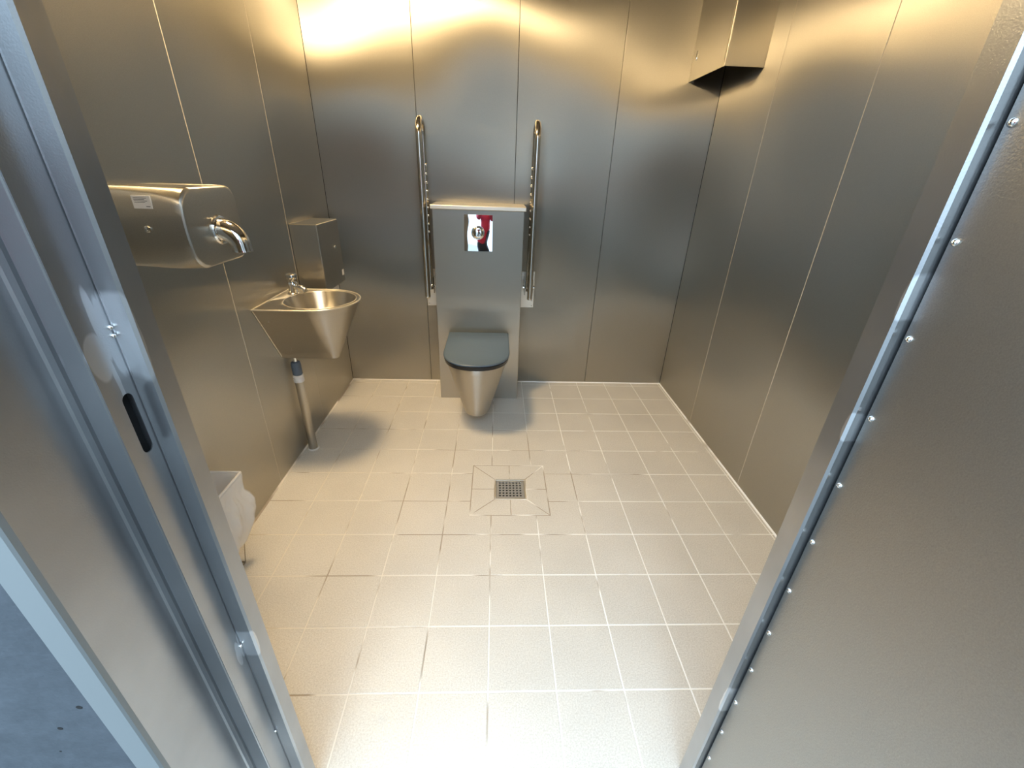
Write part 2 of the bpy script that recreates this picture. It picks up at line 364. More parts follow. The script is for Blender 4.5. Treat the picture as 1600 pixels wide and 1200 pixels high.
# cavity behind the latch slot: recess the reveal between the slot plate edges
ZS0, ZS1 = 1.0, 1.12
def recess(poly):
    out = []
    for p in poly:
        out.append(p)
        if p == (XS, -0.2195): out += [(XS, -0.223), (XS-.012, -0.223), (XS-.012, -0.253), (XS, -0.253)]
    return out
prism(bm, poly, 0, ZS0-.01); prism(bm, poly, ZS1+.01, 2.17); prism(bm, recess(poly), ZS0-.01, ZS1+.01)
frL = tag(link('trim_1', bm, M['frame']), kind='structure')
bm = BM(); prism(bm, [(-0.4772, -0.3722), (-0.4772, -0.3790), (-0.4795, -0.3815), (-0.5122, -0.3815), (-0.5122, -0.3722)], 0, 2.17); tag(link('trim_5', bm, M['pale_trim'], smooth=True, angle=20), kind='structure')
# reveal sheet with the slot cut through
def slot_sheet(x0, th, y0, y1, z0, z1, cy_, cz, rw, rh):
    t = bmesh.new(); o = [t.verts.new((x0, y, z)) for y, z in ((y0, z0), (y1, z0), (y1, z1), (y0, z1))]
    h = [t.verts.new((x0, cy_+y, cz+z)) for y, z in arc((0, rh-rw), rw, 0, 180, 10)+arc((0, -(rh-rw)), rw, 180, 360, 10)]
    E = [t.edges.new((o[i], o[(i+1) % 4])) for i in range(4)]+[t.edges.new((h[i], h[(i+1) % len(h)])) for i in range(len(h))]
    bmesh.ops.triangle_fill(t, edges=E, use_beauty=True)
    r = bmesh.ops.extrude_face_region(t, geom=t.faces[:]); bmesh.ops.translate(t, vec=(-th, 0, 0), verts=[g for g in r['geom'] if isinstance(g, bmesh.types.BMVert)])
    return t
bm = slot_sheet(XS+.0008, 0.0016, -0.2655, -0.2215, 0.0, 2.15, -0.2377, 1.057, 0.0080, 0.042)
sp = link('strike_sheet', bm, M['frame'], frL)
bm = BM(); box(bm, (XS-.0118, -0.2525, ZS0-.009), (XS-.0112, -0.2235, ZS1+.009)); link('latch_cavity', bm, M['dark'], frL)
bm = BM()
bm.free()
for z in (1.178, 1.168, 0.585, 0.30, 1.62):
    bm = BM(); screw(bm, (XS+.001, -0.2235, z), (0, 1), 0.0028, 0.003); link('fixing_screw', bm, M['chrome'], frL, smooth=True)

# ----------------------------------------------------------------- right door frame (hinge side) and door leaf
bm = BM()
polyR = [(0.4925, -0.185), (0.4925, -0.216), (0.4965, -0.2225), (0.5075, -0.2225), (0.5075, -0.185)]
prism(bm, [(0.4925, -0.185), (0.4925, -0.2195), (0.4955, -0.2230), (0.5110, -0.2230), (0.5125, -0.2215), (0.575, -0.2215), (0.575, -0.185)], 0, 2.17)
tag(link('trim_2', bm, M['frame'], smooth=True, angle=20), kind='structure')
bm = BM(); box(bm, (-0.5125, -0.381, 2.12), (0.575, -0.185, 2.17), 0.002); tag(link('trim_4', bm, M['frame']), kind='structure')
# leaf: opened outward a little past square, hinged beside the right frame
A = math.radians(-97)          # direction of the leaf from the hinge
hx, hy = 0.5085, -0.2255; LW, LT = 0.92, 0.045
door = bpy.data.objects.new('door_1', None); C.objects.link(door); door.location = (0, 0, 0); tag(door, kind='structure')
du = Vector((math.cos(A), math.sin(A), 0)); dn = Vector((-du.y, du.x, 0))   # dn points +x
def leafpt(s, t, z): return Vector((hx, hy, 0))+du*s+dn*t+Vector((0, 0, z))
def leafbox(bm, s0, s1, t0, t1, z0, z1, bev=0.0):
    t = bmesh.new(); bmesh.ops.create_cube(t, size=1)
    for v in t.verts: v.co = Vector(((s0+s1)/2+v.co.x*(s1-s0), (t0+t1)/2+v.co.y*(t1-t0), (z0+z1)/2+v.co.z*(z1-z0)))
    if bev: bmesh.ops.bevel(t, geom=t.edges[:], offset=bev, segments=2, affect='EDGES')
    for v in t.verts: v.co = leafpt(*v.co)
    merge(bm, t)
bm = BM(); leafbox(bm, 0.0, LW, 0.0, LT, 0.012, 2.11, 0.0015); link('door_leaf', bm, M['leaf'], door)
for i in range(19):
    z = 0.062+i*0.1125
    t = bmesh.new(); lathe(t, (0, 0, 0), [(0.0048, 0.0006), (0.0046, -0.0012), (0.0030, -0.0032), (0.0012, -0.0038), (0.001, -0.0026), (0.0002, -0.0026)], 12, 1)
    P = leafpt(0.0095, 0, z); rot = Matrix.Rotation(math.atan2(dn.y, dn.x)-math.pi/2, 4, 'Z')
    for v in t.verts: v.co = rot @ v.co + P
    link('screw_head', t, M['chrome'], door, smooth=True)
for z in (0.25, 1.05, 1.85):
    bm = BM(); tube(bm, [(0.525, -0.2335-0.0, z-.04), (0.525, -0.2335, z+.04)], 0.006, 12)
    for v in bm.verts: v.co.x += LT+0.01
    link('hinge', bm, M['polished'], door, smooth=True)

# ================================================================= CISTERN CABINET
CX0, CX1, CY, CZ = -0.346, 0.157, 1.790, 1.163
t = thing('cistern_cabinet', 'tall narrow brushed steel cistern housing behind the toilet, with pale top ledge', 'cistern', ((CX0+CX1)/2, CY, 0))
bm = BM(); box(bm, (CX0, CY, 0.0), (CX1, YB-.001, CZ), 0.0025, 2); link('housing', bm, M['steel'], t)
bm = BM(); box(bm, (CX0-.010, CY-.014, CZ+.0005), (CX1+.010, YB-.001, CZ+.022), 0.003, 2); tag(link('top_cap', bm, M['white_metal'], t), label='pale bright top ledge')
# flush plate: slightly bowed mirror sheet
px0, px1, pz0, pz1 = -0.173, -0.017, 0.949, 1.140
bm = BM(); n = 16; grid = []
for j in range(n+1):
    row = []
    for i in range(n+1):
        u, v = i/n, j/n; bul = 0.0022*(1-(2*u-1)**2)*(1-0.5*(2*v-1)**2)+0.0006*math.sin(6*v+3*u)
        row.append(bm.verts.new((px0+(px1-px0)*u, CY-0.002-bul-0.0088*(1-v), pz0+(pz1-pz0)*v)))
    grid.append(row)
for j in range(n):
    for i in range(n): bm.faces.new((grid[j][i], grid[j][i+1], grid[j+1][i+1], grid[j+1][i]))
bmesh.ops.recalc_face_normals(bm, faces=bm.faces[:])
be = [e for e in bm.edges if e.is_boundary]; r = bmesh.ops.extrude_edge_only(bm, edges=be)
for v in [g for g in r['geom'] if isinstance(g, bmesh.types.BMVert)]: v.co.y = CY-.0002
fp = tag(link('flush_plate', bm, M['mirror'], t, smooth=True, angle=40), label='mirror-polished flush plate')
bc = (-0.0975, CY-.0085, 1.0475)
bm = BM(); lathe(bm, bc, [(0.037, 0.003), (0.037, -0.002), (0.034, -0.004), (0.0335, -0.0035), (0.033, -0.0035), (0.031, -0.0055), (0.018, -0.0075), (0.001, -0.008)], 40, 1); link('flush_button', bm, M['chrome'], fp, smooth=True, angle=40)
# arrowhead marking on the button
bm = BM()
for P in ([(-0.004, 0.012), (0.012, 0.012), (0.004, 0.022)], [(-.008, -.016), (-.003, -.016), (0.005, 0.008), (0.001, 0.010)], [(0.001, 0.010), (0.005, 0.008), (0.018, -.016), (0.013, -.018)]):
    ring = [(bc[0]+x+.004, CY-.0168, bc[2]+z) for x, z in P]; ring2 = [(x, CY-.0140, z) for x, y, z in ring]; loft(bm, [ring2, ring])
tag(link('button_mark', bm, M['ink'], fp), label='dark arrow marking')

# ================================================================= TOILET
TX = -0.094
t = thing('toilet', 'wall-hung conical stainless toilet with black seat and closed lid', 'toilet', (TX, CY, 0))
def dring(cx_, y_back, y_front, hw, z, nseg=28, n_exp=2.0, blend=None):
    """D-shaped plan ring: straight back at y_back, sides straight, rounded front at y_front (towards -y)"""
    L_ = y_back-y_front; ra = min(blend or hw*1.05, L_*0.95); pts = [(cx_+hw, y_back), (cx_+hw, y_back-(L_-ra)*0.5), (cx_+hw, y_front+ra)]
    for i in range(1, nseg):
        a = math.pi*i/nseg; c_, s_ = math.cos(a), math.sin(a)
        pts.append((cx_+hw*math.copysign(abs(c_)**(2/n_exp), c_), y_front+ra-ra*abs(s_)**(2/n_exp)))
    pts += [(cx_-hw, y_front+ra), (cx_-hw, y_back-(L_-ra)*0.5), (cx_-hw, y_back)]
    return [Vector((x, y, z)) for x, y in pts]
YBK = CY-.0005
bm = BM(); rings = []
# top rim rolls in, then straight cone, then rounded foot
rings.append(dring(TX, YBK, 1.330, 0.150, 0.4260, blend=.17)); rings.append(dring(TX, YBK, 1.312, 0.164, 0.4260, blend=.17)); rings.append(dring(TX, YBK, 1.305, 0.168, 0.4220, blend=.18))
for i in range(11):
    k = i/10; z = 0.416+(0.100-0.416)*k
    rings.append(dring(TX, YBK, 1.304+(1.402-1.304)*k, 0.1685+(0.074-0.1685)*k, z, blend=(0.185+(0.082-0.185)*k)))
for k in (0.3, 0.6, 0.85, 1.0):
    e = 1-math.sqrt(1-k*k); rings.append(dring(TX, YBK, 1.402+0.030*e+.006*k, 0.074-0.026*e-.004*k, 0.100-0.026*k, blend=0.082-.02*e))
loft(bm, rings); link('bowl', bm, M['basin'], t, smooth=True, angle=50)
bm = BM(); loft(bm, [dring(TX, 1.765, 1.300, 0.168, 0.4265, n_exp=2.3, blend=.20), dring(TX, 1.765, 1.289, 0.177, 0.4290, n_exp=2.3, blend=.20), dring(TX, 1.765, 1.286, 0.180, 0.4480, n_exp=2.3, blend=.20), dring(TX, 1.765, 1.290, 0.176, 0.4505, n_exp=2.3, blend=.20)])
link('seat', bm, M['black'], t, smooth=True, angle=35)
bm = BM(); loft(bm, [dring(TX, 1.786, 1.290, 0.178, 0.4512, n_exp=2.3, blend=.20), dring(TX, 1.787, 1.286, 0.181, 0.4525, n_exp=2.3, blend=.20), dring(TX, 1.787, 1.285, 0.182, 0.4590, n_exp=2.3, blend=.20),
     dring(TX, 1.786, 1.287, 0.180, 0.4615, n_exp=2.3, blend=.20), dring(TX, 1.784, 1.293, 0.174, 0.4630, n_exp=2.3, blend=.195)])
link('lid', bm, M['lid'], t, smooth=True, angle=40)
for sx in (-.075, .075):
    bm = BM(); tube(bm, [(TX+sx-.02, 1.776, 0.434), (TX+sx+.02, 1.776, 0.434)], 0.0075, 14); link('hinge', bm, M['chrome'], t, smooth=True)

# ================================================================= GRAB RAILS (folded up)
def rail(xc, sgn, plate_x0, plate_x1, label):
    t = thing('grab_rail', label, 'grab rail', ((plate_x0+plate_x1)/2, YB, 0.56), 'folding grab rails beside the toilet')
    bm = BM(); box(bm, (plate_x0, YB-.006, 0.552), (plate_x1, YB-.0005, 0.790), 0.002, 1); p = tag(link('wall_plate', bm, M['white_metal'], t), label='pale wall plate')
    for x in (plate_x0+.012, plate_x1-.012):
        for z in (0.568, 0.772, 0.60):
            b2 = BM(); screw(b2, (x, YB-.0055, z), (1, -1), 0.0045, 0.004); link('screw_head', b2, M['polished'], p, smooth=True)
    # hinge fork: two cheeks and a pin
    hz = 0.705; bm = BM()
    for s in (-1, 1): box(bm, (xc+s*.024-.003, 1.945, 0.66), (xc+s*.024+.003, YB-.006, 0.76), 0.002, 1)
    link('hinge_fork', bm, M['polished'], t)
    bm = BM(); tube(bm, [(xc-.036, 1.965, hz), (xc+.036, 1.965, hz)], 0.009, 14)
    for s in (-1, 1): tube(bm, [(xc+s*.030, 1.965, hz), (xc+s*.036, 1.965, hz)], 0.014, 14)
    link('hinge_pin', bm, M['chrome'], t, smooth=True)
    yf, yr, zt = 1.835, 1.972, 1.520; pts = [(xc, yf, 0.665), (xc, yf, 0.9), (xc, yf, 1.2), (xc, yf, zt-.01)]
    cc = ((yf+yr)/2, zt); R = (yr-yf)/2
    for a, b in arc(cc, R, 180, 0, 16): pts.append((xc, a, b))
    pts += [(xc, yr, 1.3), (xc, yr, 1.0), (xc, yr, 0.68)]
    bm = BM(); tube(bm, pts, 0.0160, 20); link('rail_tube', bm, M['polished'], t, smooth=True, angle=60)
    bm = BM(); lathe(bm, (xc, yf, 0.6645), [(0.013, -.003), (0.0155, 0.0), (0.0165, 0.004), (0.0162, 0.008)], 20, 2); link('end_plug', bm, M['chrome'], t, smooth=True)
    # stop studs along the rear tube
    for i in range(9):
        z = 1.375-i*0.044; bm = BM(); lathe(bm, (xc+sgn*.011, yr-.011, z), [(0.0075, 0.004), (0.0075, -.004), (0.006, -.008), (0.0025, -.010)], 12, 1); link('stop_stud', bm, M['chrome'], t, smooth=True)
    # spring strut between the tubes low down
    bm = BM(); tube(bm, [(xc+sgn*.016, 1.955, 0.70), (xc+sgn*.014, 1.958, 0.86), (xc+sgn*.004, yr-.012, 0.98)], 0.005, 10); link('strut', bm, M['chrome'], t, smooth=True)
rail(-0.402, 1, -0.440, -0.3465, 'folded-up polished grab rail left of the toilet cistern housing')
rail(0.213, -1, 0.1575, 0.257, 'folded-up polished grab rail right of the toilet cistern housing')

# ================================================================= WASH BASIN
BX, BY = XL, 1.202
t = thing('wash_basin', 'wall-hung tapered stainless wash basin with rounded front on the left wall', 'wash basin', (XL, BY, 0.53))
def bring(hw, xf, z, ns=26, x0=XL+.0005, ins=0.0):
    ra = min(hw, xf-x0-.01); xc_ = xf-ra; pts = [(x0, BY-hw), (x0+(xc_-x0)*.5, BY-hw)]
    for i in range(ns+1):
        a = -math.pi/2+math.pi*i/ns; pts.append((xc_+ra*math.cos(a), BY+hw*math.sin(a)))
    pts += [(x0+(xc_-x0)*.5, BY+hw), (x0, BY+hw)]
    return [Vector((x, y, z)) for x, y in pts]
bm = BM(); RZ = 0.813; rings = []
for k in (1.0, 0.8, 0.5, 0.2):                                   # small rounded foot
    e = 1-math.sqrt(1-k*k); rings.append(bring(0.030-.010*e, -0.735-.012*e, 0.545-.013*k))
for i in range(10):
    k = i/9; rings.append(bring(0.030+(0.177-0.030)*k, -0.735+(-0.614+0.735)*k, 0.545+(0.806-0.545)*k))
rings += [bring(0.1795, -0.6115, 0.808), bring(0.1805, -0.6105, 0.811), bring(0.179, -0.612, RZ+.0005), bring(0.175, -0.616, RZ)]
t2 = bmesh.new(); R = [[t2.verts.new(p) for p in r] for r in rings]; n = len(R[0])
for a, b in zip(R, R[1:]):
    for i in range(n): t2.faces.new((a[i], a[(i+1) % n], b[(i+1) % n], b[i]))
t2.faces.new(R[0][::-1])
# deck with round bowl opening
bc2 = (-0.782, BY+.001); hole = [t2.verts.new((bc2[0]+.153*math.cos(2*math.pi*i/56), bc2[1]+.153*math.sin(2*math.pi*i/56), RZ-.0015)) for i in range(56)]
E = [t2.edges.get((R[-1][i], R[-1][(i+1) % n])) for i in range(n)]+[t2.edges.new((hole[i], hole[(i+1) % 56])) for i in range(56)]
bmesh.ops.triangle_fill(t2, edges=E, use_beauty=True)
prev = hole
for (r_, z_) in ((.1515, RZ+.0015), (.1495, RZ+.0008), (.147, RZ-.004), (.138, RZ-.030), (.122, RZ-.062), (.098, RZ-.095), (.068, RZ-.118), (.034, RZ-.128), (.020, RZ-.130)):
    cur = [t2.verts.new((bc2[0]+r_*math.cos(2*math.pi*i/56), bc2[1]+r_*math.sin(2*math.pi*i/56), z_)) for i in range(56)]
    for i in range(56): t2.faces.new((prev[i], prev[(i+1) % 56], cur[(i+1) % 56], cur[i]))
    prev = cur
t2.faces.new(prev)
merge(bm, t2); link('basin_body', bm, M['basin'], t, smooth=True, angle=40)
bm = BM(); rr_ = bring(0.1785, -0.6125, RZ-.0005)
tube(bm, [Vector((XL+.003, BY-.031, .545)), rr_[0]+Vector((.003, 0, 0))], 0.0026, 8); tube(bm, rr_, 0.0036, 8); tube(bm, [rr_[-1]+Vector((.002, 0, 0)), rr_[0]+Vector((.002, 0, 0))], 0.0026, 8)
rr_ = circ((bc2[0], bc2[1], RZ+.0005), 0.1525, 56); tube(bm, rr_+[rr_[0]], 0.0022, 8); tag(link('rim_bead', bm, M['rim'], t, smooth=True, angle=80), label='bright polished rim edge')
bm = BM(); lathe(bm, (bc2[0], bc2[1], RZ-.130), [(0.021, 0.0), (0.0225, 0.002), (0.019, 0.003), (0.006, 0.0015), (0.001, 0.001)], 28); link('waste_fitting', bm, M['chrome'], t, smooth=True)
bm = BM()
def on_side(k, x):   # point on the flank facing the door
    hw = 0.030+(0.177-0.030)*k; return (x, BY-hw, 0.545+0.261*k)
for k, x in ((0.80, -0.955), (0.19, -0.93)):
    P = on_side(k, x); bm = BM(); screw(bm, (P[0], P[1]+.0005, P[2]), (1, -1), 0.0032, 0.003); link('fixing_screw', bm, M['chrome'], t, smooth=True)
# tap
tp = Vector((-0.935, 1.292, RZ))
bm = BM(); lathe(bm, tp, [(0.021, -.001), (0.021, 0.003), (0.017, 0.006), (0.0165, 0.034), (0.018, 0.040), (0.016, 0.045), (0.010, 0.047), (0.001, 0.047)], 24)
tap = tag(link('tap', bm, M['chrome'], t, smooth=True), label='small chrome push tap')
bm = BM(); lathe(bm, tp+Vector((0, 0, 0.0475)), [(0.009, 0), (0.009, 0.006), (0.019, 0.010), (0.0205, 0.020), (0.019, 0.026), (0.012, 0.029), (0.001, 0.030)], 24); link('push_button', bm, M['chrome'], tap, smooth=True)
d = Vector((0.88, -0.47, 0)); pts = [tp+Vector((0, 0, .026))+d*s+Vector((0, 0, z)) for s, z in ((0.010, 0.0), (0.03, 0.004), (0.048, 0.004), (0.060, -0.001), (0.066, -0.010))]
bm = BM(); tube(bm, pts, [0.010, 0.0095, 0.009, 0.0088, 0.009], 16); link('spout', bm, M['chrome'], tap, smooth=True, angle=60)
for o_ in [tap]+list(tap.children):
    for v in o_.data.vertices: v.co = tp+(v.co-tp)*1.22

# waste pipe to the floor
t = thing('waste_pipe', 'upright steel waste pipe with dark rubber sleeve under the wash basin', 'pipe', (-0.955, 1.206, 0))
P = Vector((-0.955, 1.206, 0))
bm = BM(); lathe(bm, P, [(0.0215, 0.0), (0.0215, 0.415), (0.020, 0.416)], 28); link('pipe', bm, M['steel'], t, smooth=True)
bm = BM(); lathe(bm, P, [(0.0225, 0.398), (0.0245, 0.400), (0.0245, 0.414), (0.0225, 0.417), (0.0225, 0.421), (0.0245, 0.424), (0.0240, 0.434), (0.0215, 0.436)], 28); tag(link('collar', bm, M['white'], t, smooth=True), label='pale ring collar')
bm = BM(); lathe(bm, P, [(0.0205, 0.4365), (0.0225, 0.440), (0.0225, 0.490), (0.0195, 0.502), (0.013, 0.506)], 28); tag(link('rubber_sleeve', bm, M['rubber'], t, smooth=True), label='dark grey rubber sleeve')
bm = BM(); lathe(bm, P, [(0.0105, 0.5065), (0.0105, 0.531)], 20); link('outlet_spigot', bm, M['chrome'], t, smooth=True)
bm = BM(); lathe(bm, P, [(0.029, 0.0002), (0.027, 0.003), (0.0218, 0.0045)], 28); tag(link('floor_sealant', bm, M['white'], t, smooth=True), label='pale sealant ring')

# ================================================================= HAND DRYER
t = thing('hand_dryer', 'wall-mounted stainless hand dryer with chrome nozzle, nearest the door on the left wall', 'hand dryer', (XL, 0.63, 1.19))
def rrect(x, y0, y1, z0, z1, r, n=8):
    pts = []
    for (cy_, cz_, a0) in ((y1-r, z1-r, 0), (y0+r, z1-r, 90), (y0+r, z0+r, 180), (y1-r, z0+r, 270)):
        pts += [Vector((x, a, b)) for a, b in arc((cy_, cz_), r, a0, a0+90, n)]
        if a0 == 90: pts += [Vector((x, y0, (z1-r)+(z0-z1+2*r)*k/12)) for k in range(1, 12)]
    return pts
bm = BM(); y0, y1, z0, z1 = 0.492, 0.742, 1.085, 1.292
loft(bm, [rrect(XL+.0008, y0, y1, z0+.012, z1, .010), rrect(-0.93, y0, y1, z0+.008, z1, .012), rrect(-0.86, y0, y1, z0+.003, z1, .018), rrect(-0.815, y0+.001, y1-.002, z0+.002, z1, .030),
     rrect(-0.798, y0+.003, y1-.006, z0+.002, z1-.001, .038), rrect(-0.794, y0+.006, y1-.010, z0+.005, z1-.004, .040), rrect(-0.7925, y0+.010, y1-.015, z0+.009, z1-.009, .040)])
for v in bm.verts:
    if v.co.y < 0.52: v.co.y -= 0.016*max(0, 1-((v.co.z-1.1885)/0.1035)**2)
link('cover', bm, M['steel'], t, smooth=True, angle=30)
nc = Vector((-0.7925, 0.617, 1.178))
bm = BM(); lathe(bm, nc, [(0.041, -0.002), (0.041, 0.003), (0.038, 0.007), (0.033, 0.008)], 32, 0); link('nozzle_flange', bm, M['chrome'], t, smooth=True)
pts = []; rad = []
for i in range(13):
    a = math.radians(90-82*i/12); pts.append((nc.x+.004+0.046*math.cos(a), nc.y, nc.z-0.046+0.046*math.sin(a))); rad.append(0.0325-0.006*i/12)
pts.insert(0, (nc.x, nc.y, nc.z)); rad.insert(0, 0.0330); pts.append((pts[-1][0]+.001, nc.y, pts[-1][2]-.018)); rad.append(0.0260)
bm = BM(); tube(bm, pts, rad, 24); nz_ = link('nozzle', bm, M['chrome'], t, smooth=True, angle=60)
e = Vector(pts[-1]); bm = BM(); lathe(bm, e, [(0.0270, 0.004), (0.0275, -.001), (0.0240, -.003), (0.0230, -.0008)], 24, 2); link('nozzle_rim', bm, M['chrome'], nz_, smooth=True)
bm = BM(); YS = y0-.0123; box(bm, (-0.907, YS-.0008, 1.2415), (-0.862, YS+.004, 1.272)); st = tag(link('rating_sticker', bm, M['paper'], t), label='white printed sticker')
bm = BM()
for i in range(4): box(bm, (-0.902, YS-.0011, 1.266-i*.0035), (-0.902+.032-.006*(i % 2), YS-.0008, 1.267-i*.0035))
box(bm, (-0.876, YS-.0011, 1.246), (-0.866, YS-.0008, 1.2475)); link('sticker_print', bm, M['ink'], st)
bm = BM(); lathe(bm, (-0.888, y0-.0162, 1.193), [(0.0085, 0), (0.0085, -.002), (0.006, -.0035), (0.0035, -.0035), (0.0030, -.0015), (0.0005, -.0015)], 20, 1); link('lock_screw', bm, M['chrome'], t, smooth=True)

# ================================================================= PAPER TOWEL DISPENSER
t = thing('towel_dispenser', 'flat rectangular steel paper towel dispenser above the far side of the wash basin', 'towel dispenser', (XL, 1.65, 0.72))
bm = BM(); box(bm, (XL+.0005, 1.500, 0.765), (-0.864, 1.795, 1.097), 0.004, 2); h = link('housing', bm, M['steel'], t)
bm = BM(); lathe(bm, (-0.8641, 1.705, 0.962), [(0.010, 0), (0.010, .002), (0.007, .003), (0.003, .002), (0.0005, .002)], 18, 0); link('lock', bm, M['chrome'], t, smooth=True)
bm = BM(); box(bm, (-0.8640, 1.758, 0.800), (-0.8635, 1.785, 0.830)); tag(link('sticker', bm, M['paper'], t), label='small pale square sticker')
bm = BM(); box(bm, (-0.945, 1.60, 0.715), (-0.885, 1.735, 0.7645), 0.001, 1)
tag(link('paper_towel', bm, M['paper'], t), label='white paper sheet poking out below')

# ================================================================= CORNER CABINET
t = thing('corner_cabinet', 'tall brushed steel box high in the far right corner, open underneath', 'cabinet', (1.12, 1.85, 1.818))
X0, Y0, Z0, TH = 1.030, 1.640, 1.818, 0.002
bm = BM(); box(bm, (X0+.0045, Y0, Z0), (XR-.0005, Y0+TH, ZC-.001), 0.0006, 1); link('front_panel', bm, M['steel'], t)
bm = BM(); box(bm, (X0, Y0-.0005, Z0-.001), (X0+.0022, Y0+.017, ZC-.001), 0.0006, 1); link('corner_post', bm, M['edge'], t)
bm = BM(); box(bm, (X0+.0015, Y0+.0185, Z0), (X0+.0015+TH, YB-.006, ZC-.001), 0.0006, 1); dr = link('door', bm, M['steel'], t)
bm = BM(); box(bm, (X0+.0022, YB-.0055, Z0), (X0+.030, YB-.0005, ZC-.001)); link('mounting_angle', bm, M['edge'], t)
bm = BM(); tt = slot_sheet(0, 0.002, 0, 0, 0, 0, 0, 0, 0, 0) if False else None
loft(bm, [[Vector((X0+.0012, 1.995+a, 1.925+b)) for a, b in arc((0, .014), .0075, 0, 180, 8)+arc((0, -.014), .0075, 180, 360, 8)], [Vector((X0-.0012, 1.995+a*.9, 1.925+b*.95)) for a, b in arc((0, .014), .0075, 0, 180, 8)+arc((0, -.014), .0075, 180, 360, 8)]])
lk = link('lock', bm, M['chrome'], dr, smooth=True)
bm = BM(); box(bm, (X0-.0018, 1.9935, 1.916), (X0-.0011, 1.9965, 1.934)); link('key_slot', bm, M['dark'], dr)

# ================================================================= FLOOR DRAIN
t = thing('floor_drain', 'small square perforated steel floor drain set in the tiles', 'floor drain', (cx, cy, -0.02))
bm = BM(); w_ = 0.008
for (a, b, c, d) in ((g0, g1, h0, h0+w_), (g0, g1, h1-w_, h1), (g0, g0+w_, h0+w_, h1-w_), (g1-w_, g1, h0+w_, h1-w_)): box(bm, (a, c, -.025), (b, d, 0.0006), 0.0006, 1)
link('drain_frame', bm, M['white_metal'], t)
# grate: sheet with round holes
bm = BM(); nx, ny = 7, 6; ax0, ax1, ay0, ay1 = g0+w_+.001, g1-w_-.001, h0+w_+.001, h1-w_-.001; mrg = .009
cw = (ax1-ax0-2*mrg)/nx; ch = (ay1-ay0-2*mrg)/ny; z = -0.0012
tt = bmesh.new()
def cell(x0_, x1_, y0_, y1_, hr):
    c0 = Vector(((x0_+x1_)/2, (y0_+y1_)/2, z)); n_ = 16
    inner = []; outer = []
    for i in range(n_):
        a = 2*math.pi*(i+.0)/n_+math.pi/4; c_, s_ = math.cos(a), math.sin(a)
        inner.append(tt.verts.new(c0+Vector((hr*c_, hr*s_, 0))))
        k = 1/max(abs(c_), abs(s_)); outer.append(tt.verts.new(c0+Vector(((x1_-x0_)/2*c_*k, (y1_-y0_)/2*s_*k, 0))))
    low = [tt.verts.new(v.co-Vector((0, 0, .003))) for v in inner]
    for i in range(n_):
        j = (i+1) % n_; tt.faces.new((outer[i], outer[j], inner[j], inner[i])); tt.faces.new((inner[i], inner[j], low[j], low[i]))
for i in range(nx):
    for j in range(ny): cell(ax0+mrg+i*cw, ax0+mrg+(i+1)*cw, ay0+mrg+j*ch, ay0+mrg+(j+1)*ch, 0.0052)
merge(bm, tt)
for (a, b, c, d) in ((ax0, ax1, ay0, ay0+mrg), (ax0, ax1, ay1-mrg, ay1), (ax0, ax0+mrg, ay0+mrg, ay1-mrg), (ax1-mrg, ax1, ay0+mrg, ay1-mrg)): box(bm, (a, c, z-.003), (b, d, z))
bmesh.ops.remove_doubles(bm, verts=bm.verts[:], dist=1e-5)
gr = link('grate', bm, M['grate'], t)
bm = BM(); box(bm, (g0+.001, h0+.001, -.038), (g1-.001, h1-.001, -.026)); tag(link('drain_well', bm, M['dark'], t), label='dark well below the grate')
bm = BM(); lathe(bm, (ax1-.012, ay1-.010, z), [(0.006, 0), (0.005, .0015), (0.002, .001), (.0005, .001)], 14); link('grate_screw', bm, M['chrome'], t, smooth=True)

# ================================================================= WASTE BIN + LINER
bx0, bx1, by0, by1, bz = -0.990, -0.885, 0.240, 0.520, 0.375
fx0, fx1, fy0, fy1 = -0.975, -0.925, 0.285, 0.462
t = thing('waste_basket', 'small wire waste basket on the floor behind the left door frame', 'waste basket', (-0.95, 0.37, 0))
bm = BM()
def lerp(a, b, k): return a+(b-a)*k
def ringpts(k, off=0.0):
    x0_, x1_, y0_, y1_, z_ = lerp(fx0, bx0, k)-off, lerp(fx1, bx1, k)+off, lerp(fy0, by0, k)-off, lerp(fy1, by1, k)+off, lerp(0.003, bz, k)
    return [Vector((x0_, y0_, z_)), Vector((x1_, y0_, z_)), Vector((x1_, y1_, z_)), Vector((x0_, y1_, z_))]
for k in (0, 0.33, 0.66, 1.0):
    r_ = ringpts(k)
    for i in range(4): tube(bm, [r_[i], r_[(i+1) % 4]], 0.0022, 8)
for i in range(4):
    for s in ((0, 0.25, 0.5, 0.75) if i % 2 else (0, 0.5)):
        a0, a1 = ringpts(0)[i].lerp(ringpts(0)[(i+1) % 4], s), ringpts(1)[i].lerp(ringpts(1)[(i+1) % 4], s); tube(bm, [a0, a1], 0.0016, 8)
link('wire_basket', bm, M['wire'], t, smooth=True, angle=60)
